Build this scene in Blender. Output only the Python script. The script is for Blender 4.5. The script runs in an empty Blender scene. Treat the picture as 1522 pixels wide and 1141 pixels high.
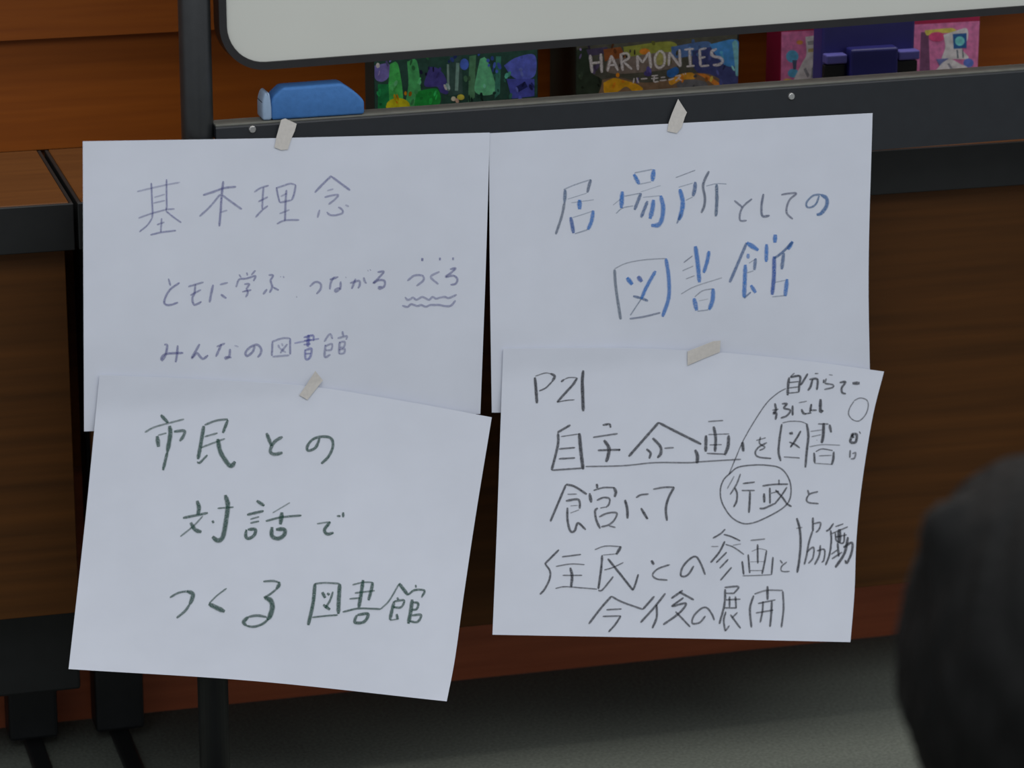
import bpy, bmesh, math, random
from mathutils import Vector, Matrix, noise as mnoise
random.seed(7)
scene = bpy.context.scene
C = scene.collection
# ------------------------------------------------------------------ camera
FPX, PITCH, YAW, ROLL, H = 5000.0, math.radians(17.3), math.radians(15.5), math.radians(0.05), 1.49
fw = Vector((math.sin(YAW)*math.cos(PITCH), math.cos(YAW)*math.cos(PITCH), -math.sin(PITCH)))
r0 = Vector((math.cos(YAW), -math.sin(YAW), 0)); u0 = r0.cross(fw)
rt = r0*math.cos(ROLL)+u0*math.sin(ROLL); up = u0*math.cos(ROLL)-r0*math.sin(ROLL)
CAM = Vector((0, 0, H))
cam = bpy.data.cameras.new('camera'); camo = bpy.data.objects.new('camera', cam); C.objects.link(camo)
m = Matrix((rt, up, -fw)).transposed().to_4x4(); m.translation = CAM; camo.matrix_world = m
cam.sensor_fit = 'HORIZONTAL'; cam.sensor_width = 36; cam.lens = 36*FPX/1522
cam.clip_start = .05; cam.clip_end = 60
cam.dof.use_dof = True; cam.dof.focus_distance = 3.42; cam.dof.aperture_fstop = 6.0
scene.camera = camo
# ------------------------------------------------------------------ light, exposure
w = bpy.data.worlds.new('room_ambient'); scene.world = w; w.use_nodes = True
w.node_tree.nodes['Background'].inputs[0].default_value = (.85, .89, .97, 1)
w.node_tree.nodes['Background'].inputs[1].default_value = .58
def area(name, loc, sx, sy, power, col, rot=(0, 0, 0)):
    l = bpy.data.lights.new(name, 'AREA'); l.shape = 'RECTANGLE'; l.size = sx; l.size_y = sy; l.energy = power; l.color = col
    o = bpy.data.objects.new(name, l); C.objects.link(o); o.location = loc; o.rotation_euler = rot; return o
area('ceiling_light_near_wall', (1.0, 3.28, 2.55), 3.0, 0.45, 37, (1, .97, .92))
area('ceiling_light_room', (.6, .6, 2.65), 3.0, 2.0, 58, (.95, .975, 1))
vs = scene.view_settings
vs.view_transform = 'Standard'; vs.look = 'None'; vs.gamma = 1; vs.use_curve_mapping = False; vs.exposure = 0

# ------------------------------------------------------------------ helpers
def lin(c): return tuple((v/255/12.92 if v/255 <= .04045 else ((v/255+.055)/1.055)**2.4) for v in c)
def ray(x, y): return fw+rt*((x-761)/FPX)-up*((y-570.5)/FPX)
def on_y(x, y, Y): d = ray(x, y); return CAM+d*(Y/d.y)
def on_z(x, y, z): d = ray(x, y); return CAM+d*((z-H)/d.z)
def at_depth(x, y, dep): return CAM+ray(x, y)*dep

def mat(name, rgb, rough=.6, var=0, scale=30, stretch=(1, 1, 1), rgb2=None, bump=0, spec=.4, metal=0, sheen=0):
    M = bpy.data.materials.new(name); M.use_nodes = True; nt = M.node_tree; b = nt.nodes['Principled BSDF']
    b.inputs['Roughness'].default_value = rough; b.inputs['Metallic'].default_value = metal
    b.inputs['Specular IOR Level'].default_value = spec
    a = lin(rgb); c2 = lin(rgb2) if rgb2 else tuple(v*(1-var) for v in a)
    tc = nt.nodes.new('ShaderNodeTexCoord'); mp = nt.nodes.new('ShaderNodeMapping'); mp.inputs['Scale'].default_value = stretch
    n = nt.nodes.new('ShaderNodeTexNoise'); n.inputs['Scale'].default_value = scale; n.inputs['Detail'].default_value = 6
    rp = nt.nodes.new('ShaderNodeValToRGB'); rp.color_ramp.elements[0].position = .3; rp.color_ramp.elements[1].position = .7
    rp.color_ramp.elements[0].color = (*c2, 1); rp.color_ramp.elements[1].color = (*a, 1)
    nt.links.new(tc.outputs['Object'], mp.inputs[0]); nt.links.new(mp.outputs[0], n.inputs['Vector'])
    nt.links.new(n.outputs[0], rp.inputs[0]); nt.links.new(rp.outputs[0], b.inputs['Base Color'])
    if bump:
        bp = nt.nodes.new('ShaderNodeBump'); bp.inputs['Strength'].default_value = bump; bp.inputs['Distance'].default_value = .002
        nt.links.new(n.outputs[0], bp.inputs['Height']); nt.links.new(bp.outputs[0], b.inputs['Normal'])
    return M

def print_mat(name, rough=.55, grain=900, lo=.0, wet=0):
    """flat printed or drawn colour: the colour attribute carries the ink, its alpha the density of the chalky stroke"""
    M = bpy.data.materials.new(name); M.use_nodes = True; nt = M.node_tree; b = nt.nodes['Principled BSDF']
    b.inputs['Roughness'].default_value = rough; b.inputs['Specular IOR Level'].default_value = .2
    at = nt.nodes.new('ShaderNodeAttribute'); at.attribute_name = 'Col'
    if lo: nt.links.new(at.outputs['Color'], b.inputs['Base Color'])
    else:                                            # printed picture: painterly mottling
        tc = nt.nodes.new('ShaderNodeTexCoord'); n = nt.nodes.new('ShaderNodeTexNoise'); n.inputs['Scale'].default_value = 140; n.inputs['Detail'].default_value = 3
        nt.links.new(tc.outputs['Object'], n.inputs['Vector'])
        m0 = nt.nodes.new('ShaderNodeMapRange'); m0.inputs[1].default_value = .3; m0.inputs[2].default_value = .7; m0.inputs[3].default_value = .78; m0.inputs[4].default_value = 1.2
        nt.links.new(n.outputs[0], m0.inputs[0])
        vm = nt.nodes.new('ShaderNodeVectorMath'); vm.operation = 'SCALE'
        nt.links.new(at.outputs['Color'], vm.inputs[0]); nt.links.new(m0.outputs[0], vm.inputs['Scale']); nt.links.new(vm.outputs[0], b.inputs['Base Color'])
    if lo:
        tc = nt.nodes.new('ShaderNodeTexCoord'); n = nt.nodes.new('ShaderNodeTexNoise'); n.inputs['Scale'].default_value = grain; n.inputs['Detail'].default_value = 2
        nt.links.new(tc.outputs['Object'], n.inputs['Vector'])
        m1 = nt.nodes.new('ShaderNodeMapRange'); m1.inputs[1].default_value = .3; m1.inputs[2].default_value = .7; m1.inputs[3].default_value = 1.15; m1.inputs[4].default_value = 1.15-lo
        nt.links.new(n.outputs[0], m1.inputs[0])
        m2 = nt.nodes.new('ShaderNodeMath'); m2.operation = 'MULTIPLY'; m2.use_clamp = True
        nt.links.new(m1.outputs[0], m2.inputs[0]); nt.links.new(at.outputs['Alpha'], m2.inputs[1]); nt.links.new(m2.outputs[0], b.inputs['Alpha'])
    return M

def obj(name, verts, faces, material, parent=None, smooth=False, cols=None):
    me = bpy.data.meshes.new(name); me.from_pydata([tuple(v) for v in verts], [], faces); me.update()
    if cols:
        ca = me.color_attributes.new('Col', 'FLOAT_COLOR', 'POINT')
        for i, c in enumerate(cols): ca.data[i].color = c
    if smooth: me.polygons.foreach_set('use_smooth', [True]*len(me.polygons))
    me.materials.append(material)
    o = bpy.data.objects.new(name, me); C.objects.link(o)
    if parent: o.parent = parent
    return o
def bm_obj(name, bm, material, parent=None, smooth=False):
    me = bpy.data.meshes.new(name); bmesh.ops.recalc_face_normals(bm, faces=bm.faces); bm.to_mesh(me); bm.free(); me.materials.append(material)
    if smooth: me.polygons.foreach_set('use_smooth', [True]*len(me.polygons))
    o = bpy.data.objects.new(name, me); C.objects.link(o)
    if parent: o.parent = parent
    return o
def box(name, x0, x1, y0, y1, z0, z1, material, parent=None, bev=0, seg=2, smooth=False):
    bm = bmesh.new(); bmesh.ops.create_cube(bm, size=1)
    for v in bm.verts: v.co = Vector((x0+(v.co.x+.5)*(x1-x0), y0+(v.co.y+.5)*(y1-y0), z0+(v.co.z+.5)*(z1-z0)))
    if bev: bmesh.ops.bevel(bm, geom=bm.edges[:], offset=bev, segments=seg, profile=.5, affect='EDGES')
    return bm_obj(name, bm, material, parent, smooth)
def tube(name, p, q, r, material, parent=None, n=24, r2=None):
    p, q = Vector(p), Vector(q); d = (q-p); bm = bmesh.new()
    bmesh.ops.create_cone(bm, cap_ends=True, segments=n, radius1=r, radius2=r2 if r2 else r, depth=d.length)
    bm.transform(Matrix.Translation((p+q)/2) @ d.to_track_quat('Z', 'Y').to_matrix().to_4x4())
    o = bm_obj(name, bm, material, parent)
    for f in o.data.polygons: f.use_smooth = len(f.vertices) == 4
    return o
def tag(o, label, cat, group=None, kind=None):
    if label: o['label'] = label
    if cat: o['category'] = cat
    if group: o['group'] = group
    if kind: o['kind'] = kind
    return o
def empty(name, loc=(0, 0, 0), rz=0):
    o = bpy.data.objects.new(name, None); C.objects.link(o); o.location = loc; o.rotation_euler = (0, 0, rz); o.empty_display_size = .05; return o

# ------------------------------------------------------------------ materials
M_wall = [mat('wall_wood_%d' % i, c, .5, rgb2=c2, scale=14, stretch=(.5, 1, 9), bump=.08, spec=.15) for i, (c, c2) in enumerate([((118, 62, 12), (106, 54, 8)), ((122, 64, 12), (110, 56, 9)), ((112, 58, 10), (102, 51, 8))])]
M_base = mat('baseboard_wood', (172, 90, 52), .5, rgb2=(150, 76, 42), scale=12, stretch=(.5, 1, 9))
M_top = mat('tabletop_wood', (88, 53, 21), .45, rgb2=(77, 45, 17), scale=12, stretch=(.5, 8, 8), spec=.3)
M_panel = mat('panel_wood', (86, 52, 21), .5, rgb2=(64, 39, 16), scale=9, stretch=(.3, 2, 7), bump=.05, spec=.15)
M_edge = mat('black_edging', (22, 24, 24), .5, var=.3, scale=50)
M_leg = mat('black_leg_steel', (22, 24, 25), .45, var=.3, scale=40)
M_frame = mat('black_painted_steel', (40, 42, 43), .38, var=.25, scale=60, spec=.5)
M_tray = mat('charcoal_tray_steel', (36, 39, 43), .5, var=.15, scale=60, spec=.4)
M_traylit = mat('lit_tray_grey', (108, 108, 100), .6, var=.2, scale=80)  # paler tray grey, with the light falling on its top painted in
M_trim = mat('black_rubber_trim', (36, 35, 36), .5, var=.2, scale=60)
M_board = mat('whiteboard_enamel', (206, 207, 198), .35, var=.04, scale=8, spec=.4)
M_carpet = mat('grey_carpet', (112, 116, 107), .95, var=.35, scale=260, bump=.6, spec=.1)
M_paper = mat('white_drawing_paper', (216, 220, 230), .85, var=.035, scale=22, bump=.25, spec=.2)
M_tape = mat('masking_tape', (210, 205, 198), .7, var=.1, scale=300, spec=.2)
M_screw = mat('bright_screw', (200, 200, 198), .25, var=.1, metal=.8)
M_ink = print_mat('crayon_ink', .8, 1500, .75)
M_print = print_mat('cover_print', .45)
M_blue = mat('blue_eraser_foam', (60, 112, 172), .75, var=.12, scale=200, bump=.2)
M_bluegrey = mat('eraser_pale_grip', (150, 172, 196), .85, var=.1, scale=120)
M_navy = mat('navy_plastic', (52, 50, 118), .45, var=.15, scale=30)
M_navyd = mat('navy_plastic_dark', (34, 34, 100), .45, var=.15, scale=30)
M_lav = mat('lavender_plastic', (88, 86, 156), .45, var=.15, scale=30)
M_hair = mat('dark_hair', (10, 10, 9), .75, rgb2=(6, 6, 5), scale=60, stretch=(6, 6, .6), bump=.4, spec=.2)
M_band = mat('grey_hair_tie', (52, 52, 50), .9, var=.3, scale=120, bump=.4)
M_skin = mat('skin', (196, 150, 122), .55, var=.08, scale=20)
M_cloth = mat('dark_sweater', (30, 32, 36), .9, var=.3, scale=150, bump=.4)
M_trous = mat('dark_trousers', (34, 36, 46), .9, var=.3, scale=150)

# ------------------------------------------------------------------ setting
YT, YW, ZT = 3.272, 3.525, .66
fl = box('floor', -2.2, 4.2, -.6, YW+.06, -.05, 0, M_carpet); fl['kind'] = 'structure'
wall = empty('wall_back'); wall['kind'] = 'structure'
zg = on_y(100, 52, YW).z                       # the groove seen beside the board's post
PH = zg-ZT
rows = [zg-PH*k for k in range(12, -14, -1)]
z = zg-PH*5
k = 0
lo = .0
bounds = [0, zg-PH*4]
while bounds[-1] < 2.5: bounds.append(bounds[-1]+PH)
for k in range(len(bounds)-1):
    a, b = bounds[k], bounds[k+1]
    # lap board: its lower edge stands proud and shades the top of the board below
    y1 = YW+.0; y0 = YW-.013
    v = [(-2.2, y0, a), (4.2, y0, a), (4.2, y1, b+.012), (-2.2, y1, b+.012), (-2.2, YW+.03, a), (4.2, YW+.03, a), (4.2, YW+.03, b+.012), (-2.2, YW+.03, b+.012)]
    obj('plank', v, [(0, 1, 2, 3), (4, 7, 6, 5), (0, 4, 5, 1), (3, 2, 6, 7), (0, 3, 7, 4), (1, 5, 6, 2)], M_base if k == 0 else M_wall[k % 3], wall)

# ------------------------------------------------------------------ tables behind the board
def table(x0, x1, label, leg_xs, pz):
    t = empty('low_table', ((x0+x1)/2, (YT+YW)/2, 0)); tag(t, label, 'table', 'wooden tables along the wall')
    ox, oy = t.location.x, t.location.y
    def b(n, xa, xb, ya, yb, za, zb, mt, bev=0, par=t): return box(n, xa-ox, xb-ox, ya-oy, yb-oy, za, zb, mt, par, bev)
    yb = YW-.014
    b('tabletop', x0+.004, x1-.004, YT+.004, yb, ZT-.047, ZT, M_top, .0015)
    b('edge_band', x0, x1, YT, YT+.0038, ZT-.049, ZT-.0005, M_edge, .001)
    for xa, xb in ((x0, x0+.0038), (x1-.0038, x1)): b('edge_band', xa, xb, YT+.0042, yb, ZT-.049, ZT-.0005, M_edge, .001)
    b('front_panel', x0+.008, x1-.008, YT+.018, YT+.034, pz, ZT-.05, M_panel, .001)
    if pz > .2: b('stretcher', x0+.03, x1-.002, YT+.075, YT+.10, .105, pz+.03, M_leg, .003)
    for lx in leg_xs:
        b('leg', lx-.027, lx+.027, YW-.085, YW-.045, .012, ZT-.05, M_leg, .004)
        b('foot', lx-.010, lx+.010, YT-.02, YW-.03, 0, .0118, M_leg, .003)
SEAM = .453
table(-1.2, SEAM-.002, 'wooden table with black edge at far left, showing bare wooden top', (-1.1, .408), .215)
table(SEAM+.002, 2.3, 'long wooden table behind the whiteboard carrying the colourful boxes', (.504, 2.2), .155)

# ------------------------------------------------------------------ whiteboard stand
AL = math.atan(.044); X0 = .563; Y0 = 3.165
stand = empty('whiteboard_stand', (X0, Y0+.018, 0), AL)
tag(stand, 'rolling whiteboard with black tubular stand and charcoal pen tray', 'whiteboard')
def front_y(X): return Y0-.0003+(X-X0)*math.tan(AL)         # world Y of the tray's front face
Ri = Matrix.Rotation(-AL, 3, 'Z')
def on_front(x, y, off=0.0):
    Y = Y0
    for _ in range(6): p = on_y(x, y, Y); Y = front_y(p.x)-off
    return p
def loc(p): return Ri @ (p-stand.location)
BW = .93
tl = loc(on_front(340, 187)); tr = loc(on_front(1500, 108)); tb = loc(on_front(1500, 208))
ztop = (tl.z+tr.z)/2; zbot = tb.z
for sx in (0, BW+.08):
    po = tube('post', (sx, 0, .048), (sx, 0, 1.50), .0158, M_frame, stand)
    tube('post_cap', (sx, 0, 1.50), (sx, 0, 1.515), .017, M_trim, po)
    ft = box('foot', sx-.02, sx+.02, -.32, .02, .030, .050, M_frame, stand, .006)
    for yy in (-.30, 0):
        tube('caster', (sx-.012, yy, .0165), (sx+.012, yy, .0165), .0165, M_trim, ft)
        box('caster_fork', sx-.017, sx+.017, yy-.008, yy+.008, .018, .032, M_frame, ft, .002)
# pen tray: front apron, floor and a low back lip
bm = bmesh.new()
prof = [(-.018, zbot), (-.018, ztop-.0015), (-.0165, ztop), (.006, ztop), (.006, ztop-.012), (-.010, ztop-.012), (-.010, zbot)]
xa, xb = .0145, BW+.08-.0145
A = [bm.verts.new((xa, y, z)) for y, z in prof]; B = [bm.verts.new((xb, y, z)) for y, z in prof]
for i in range(len(prof)): bm.faces.new((A[i], A[(i+1) % len(prof)], B[(i+1) % len(prof)], B[i]))
bm.faces.new(A); bm.faces.new(B)
tray = bm_obj('pen_tray', bm, M_tray, stand)
box('lit_tray_top', xa, xb, -.0165, .006, ztop+.0001, ztop+.0022, M_traylit, tray, .0006)  # added thin strip: its pale colour stands in for light on the tray top
for px, py in ((375, 192), (1176, 143)):
    c = loc(on_front(px, py)); s = tube('screw', (c.x, -.0178, c.z), (c.x, -.0205, c.z), .0042, M_screw, tray, 12, .003)
# the board itself: panel, rubber trim with rounded corners
bl = loc(on_front(322, 0)); b1 = loc(on_front(420, 104)); b2 = loc(on_front(1500, 23))
tilt = math.atan2(b2.z-b1.z, b2.x-b1.x)
brd_h = .60
board_root_x = bl.x+.0035
def rr(w, h, r, n=10):
    pts = []
    for cx, cz, a0 in ((w-r, r, -90), (w-r, h-r, 0), (r, h-r, 90), (r, r, 180)):
        for i in range(n+1):
            a = math.radians(a0+90*i/n); pts.append((cx+r*math.cos(a), cz+r*math.sin(a)))
    return pts
def place_board(pts, y):
    zb = b1.z-(b1.x-board_root_x)*math.tan(tilt)
    return [(board_root_x+x*math.cos(tilt)-z*math.sin(tilt)*0, y, zb+x*math.sin(tilt)+z) for x, z in pts]
T = .0075
bw = BW+.08-2*board_root_x
outer = rr(bw, brd_h, .046); inner = [(x+T, z+T) for x, z in rr(bw-2*T, brd_h-2*T, .046-T)]
n = len(outer)
fo, fi, bo, bi = place_board(outer, -.012), place_board(inner, -.012), place_board(outer, .012), place_board(inner, .012)
faces = []
for i in range(n):
    j = (i+1) % n
    faces += [(i, j, n+j, n+i), (2*n+i, 3*n+i, 3*n+j, 2*n+j), (i, 2*n+i, 2*n+j, j), (n+i, n+j, 3*n+j, 3*n+i)]
obj('trim', fo+fi+bo+bi, faces, M_trim, stand)
pi = [(x+T*.95, z+T*.95) for x, z in rr(bw-1.9*T, brd_h-1.9*T, .046-T)]
f1, f2 = place_board(pi, -.009), place_board(pi, .009)
obj('board_panel', f1+f2, [tuple(range(n)), tuple(range(2*n-1, n-1, -1))]+[(i, n+i, n+(i+1) % n, (i+1) % n) for i in range(n)], M_board, stand)
for sx in (.0, BW+.08):
    s = 1 if sx == 0 else -1
    tube('pivot', (sx+s*.012, 0, b1.z+.30), (sx+s*(board_root_x+.004), 0, b1.z+.30), .008, M_frame, stand, 16)

# ------------------------------------------------------------------ sheets
class Sheet:
    """a hanging sheet: reference plane of the tray front, pushed out by a smooth height field"""
    def __init__(s, off, ztop, swing, waves, curl=None):
        s.off, s.ztop, s.swing, s.waves, s.curl = off, ztop, swing, waves, curl
    def Y(s, X, Z):
        t = max(0, (s.ztop-Z)/.3); o = s.off+s.swing*t*t*.5+s.swing*t*.5
        for a, kx, kz, ph in s.waves: o += a*(1+math.sin(kx*X+kz*Z+ph))*min(1, .15+1.2*t)
        if s.curl:
            cx, cz, r, am = s.curl; d = math.hypot(X-cx, Z-cz); o += am*max(0, 1-d/r)**2
        return front_y(X)-o
    def pt(s, x, y, lift=0.0):
        Y = Y0
        for _ in range(8): p = on_y(x, y, Y); Y = s.Y(p.x, p.z)-lift
        p = on_y(x, y, Y); return p
def catmull(pts, step):
    out = []
    P = [Vector(p) for p in pts]
    if len(P) == 1: return P
    for i in range(len(P)-1):
        p0 = P[i-1] if i else P[0]*2-P[1]; p1, p2 = P[i], P[i+1]; p3 = P[i+2] if i+2 < len(P) else p2*2-p1
        k = max(1, int((p2-p1).length/step))
        for j in range(k):
            t = j/k
            out.append(.5*((2*p1)+(p2-p0)*t+(2*p0-5*p1+4*p2-p3)*t*t+(3*p1-p0-3*p2+p3)*t**3))
    out.append(P[-1]); return out
def resample(poly, n):
    P = catmull(poly, 6) if len(poly) > 2 else [Vector(p) for p in poly]
    L = [0]
    for i in range(len(P)-1): L.append(L[-1]+(P[i+1]-P[i]).length)
    out = []
    for k in range(n+1):
        d = L[-1]*k/n; i = 0
        while i < len(P)-2 and L[i+1] < d: i += 1
        t = (d-L[i])/max(1e-9, L[i+1]-L[i]); out.append(P[i].lerp(P[i+1], min(1, t)))
    return out
def make_sheet(sheet, top, right, bottom, left, label, nu=44, nv=32):
    """top, bottom run left to right; left, right run top to bottom (outline of the sheet)"""
    Tp, Bt, Lf, Rg = resample(top, nu), resample(bottom, nu), resample(left, nv), resample(right, nv)
    V = []
    for j in range(nv+1):
        v = j/nv
        for i in range(nu+1):
            u = i/nu
            p = Tp[i]*(1-v)+Bt[i]*v+Lf[j]*(1-u)+Rg[j]*u-(Tp[0]*(1-u)*(1-v)+Tp[nu]*u*(1-v)+Bt[0]*(1-u)*v+Bt[nu]*u*v)
            V.append(sheet.pt(p.x, p.y))
    c = sum(V, Vector())/len(V)
    F = [(j*(nu+1)+i, (j+1)*(nu+1)+i, (j+1)*(nu+1)+i+1, j*(nu+1)+i+1) for j in range(nv) for i in range(nu)]
    o = obj('paper_sheet', [v-c for v in V], F, M_paper, smooth=True); o.location = c
    md = o.modifiers.new('thickness', 'SOLIDIFY'); md.thickness = .00025; md.offset = -1
    es = o.modifiers.new('crisp', 'EDGE_SPLIT'); es.split_angle = math.radians(50)
    tag(o, label, 'paper', 'handwritten sheets taped to the tray'); return o
def strokes(sheet, so, crop, cw, data, ink, label, place=None, wk=1.0, name='handwritten_character', gap=5.0, dk=.9):
    """pen strokes as thin ribbons lying on the sheet, one object for each cluster of touching strokes; data rows: width, density, x y x y ..."""
    x0, y0, x1 = crop; s = cw/(x1-x0)
    org = so.location if so else Vector()
    items = []
    for line in data.strip().splitlines():
        col = ink; parts = line.split()
        if parts[0][0] == '#': col = lin(tuple(int(parts[0][k:k+2], 16) for k in (1, 3, 5))); parts = parts[1:]
        wd, dn = float(parts[0])*wk*1.12/s, float(parts[1])*dk; nums = [float(v) for v in parts[2:]]
        pts = [(x0+nums[i]/s, y0+nums[i+1]/s) for i in range(0, len(nums), 2)]
        if len(pts) == 1: pts = [(pts[0][0]-wd*.2, pts[0][1]), (pts[0][0]+wd*.2, pts[0][1])]
        items.append((col, wd, dn, catmull(pts, 1.4)))
    grp = list(range(len(items)))
    for i in range(len(items)):
        for j in range(i):
            if grp[i] != grp[j] and min((p-q).length for p in items[i][3][::3]+items[i][3][-1:] for q in items[j][3][::3]+items[j][3][-1:]) < gap:
                gi, gj = grp[i], grp[j]; grp = [gj if g == gi else g for g in grp]
    for g in sorted(set(grp)):
        V, F, Cc = [], [], []
        for q, (col, wd, dn, S) in enumerate(items):
            if grp[q] != g: continue
            m_ = len(S); b = len(V)
            for i, p in enumerate(S):
                d = (S[min(i+1, m_-1)]-S[max(i-1, 0)]).normalized(); nrm = Vector((-d.y, d.x))
                e = min(1, .62+min(i, m_-1-i)*1.4/max(.5, wd)*.5)
                hw = wd*.5*e*(1+.16*mnoise.noise(Vector((p.x*.25, p.y*.25, q))))
                for k in (-1, -.5, .5, 1):
                    pp = p+nrm*hw*k; lift = .00035+.000012*(q % 8)
                    wp = sheet.pt(pp.x, pp.y, lift) if sheet else place(pp.x, pp.y, lift)
                    V.append(wp-org); Cc.append((*col, min(1, dn*(1 if abs(k) < .9 else EDGE_SOFT))))
            F += [(b+4*i+k, b+4*i+k+1, b+4*i+k+5, b+4*i+k+4) for i in range(m_-1) for k in range(3)]
        o = obj(name, V, F, M_ink, so, cols=Cc)
        if label: o['label'] = label
EDGE_SOFT = .35
def zof(x, y): return on_front(x, y).z
S_ul = Sheet(.0022, zof(420, 205), .004, [(.0012, 17, 9, .4), (.0008, 31, -14, 1.2)])
S_ur = Sheet(.0014, zof(1010, 180), .004, [(.0012, 15, 12, 2.2), (.0008, 27, 16, .3)])
S_ll = Sheet(.0105, zof(460, 575), .052, [(.0018, 14, 11, 1.4), (.0010, 33, 9, .2)], (on_front(663, 1042).x, on_front(663, 1042).z, .06, .012))
S_lr = Sheet(.0100, zof(1045, 525), .046, [(.0016, 16, -9, .9), (.0010, 30, 12, 2.0)])
ul = make_sheet(S_ul, [(123, 210), (420, 205), (728, 197)], [(728, 197), (722, 400), (714, 615)], [(125, 641), (420, 630), (714, 615)], [(123, 210), (124, 420), (125, 641)],
    'upper left paper sheet with pale violet handwriting, taped to the tray')
ur = make_sheet(S_ur, [(727, 198), (1010, 183), (1297, 168)], [(1297, 168), (1291, 400), (1294, 604)], [(731, 613), (1010, 612), (1294, 604)], [(727, 198), (728, 400), (731, 613)],
    'upper right paper sheet with bright blue handwriting, taped to the tray')
ll = make_sheet(S_ll, [(148, 557), (330, 565), (460, 574), (600, 596), (731, 620)], [(731, 620), (708, 760), (690, 880), (676, 980), (664, 1042)], [(102, 994), (380, 1012), (664, 1042)], [(148, 557), (126, 780), (102, 994)],
    'lower left paper sheet with dark green handwriting')
lr = make_sheet(S_lr, [(748, 518), (900, 517), (1045, 522), (1180, 534), (1314, 552)], [(1314, 552), (1297, 620), (1281, 720), (1273, 800), (1270, 880), (1264, 954)], [(732, 943), (1000, 948), (1264, 954)], [(748, 518), (743, 660), (738, 800), (732, 943)],
    'lower right paper sheet with black handwriting and page number P21')

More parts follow.
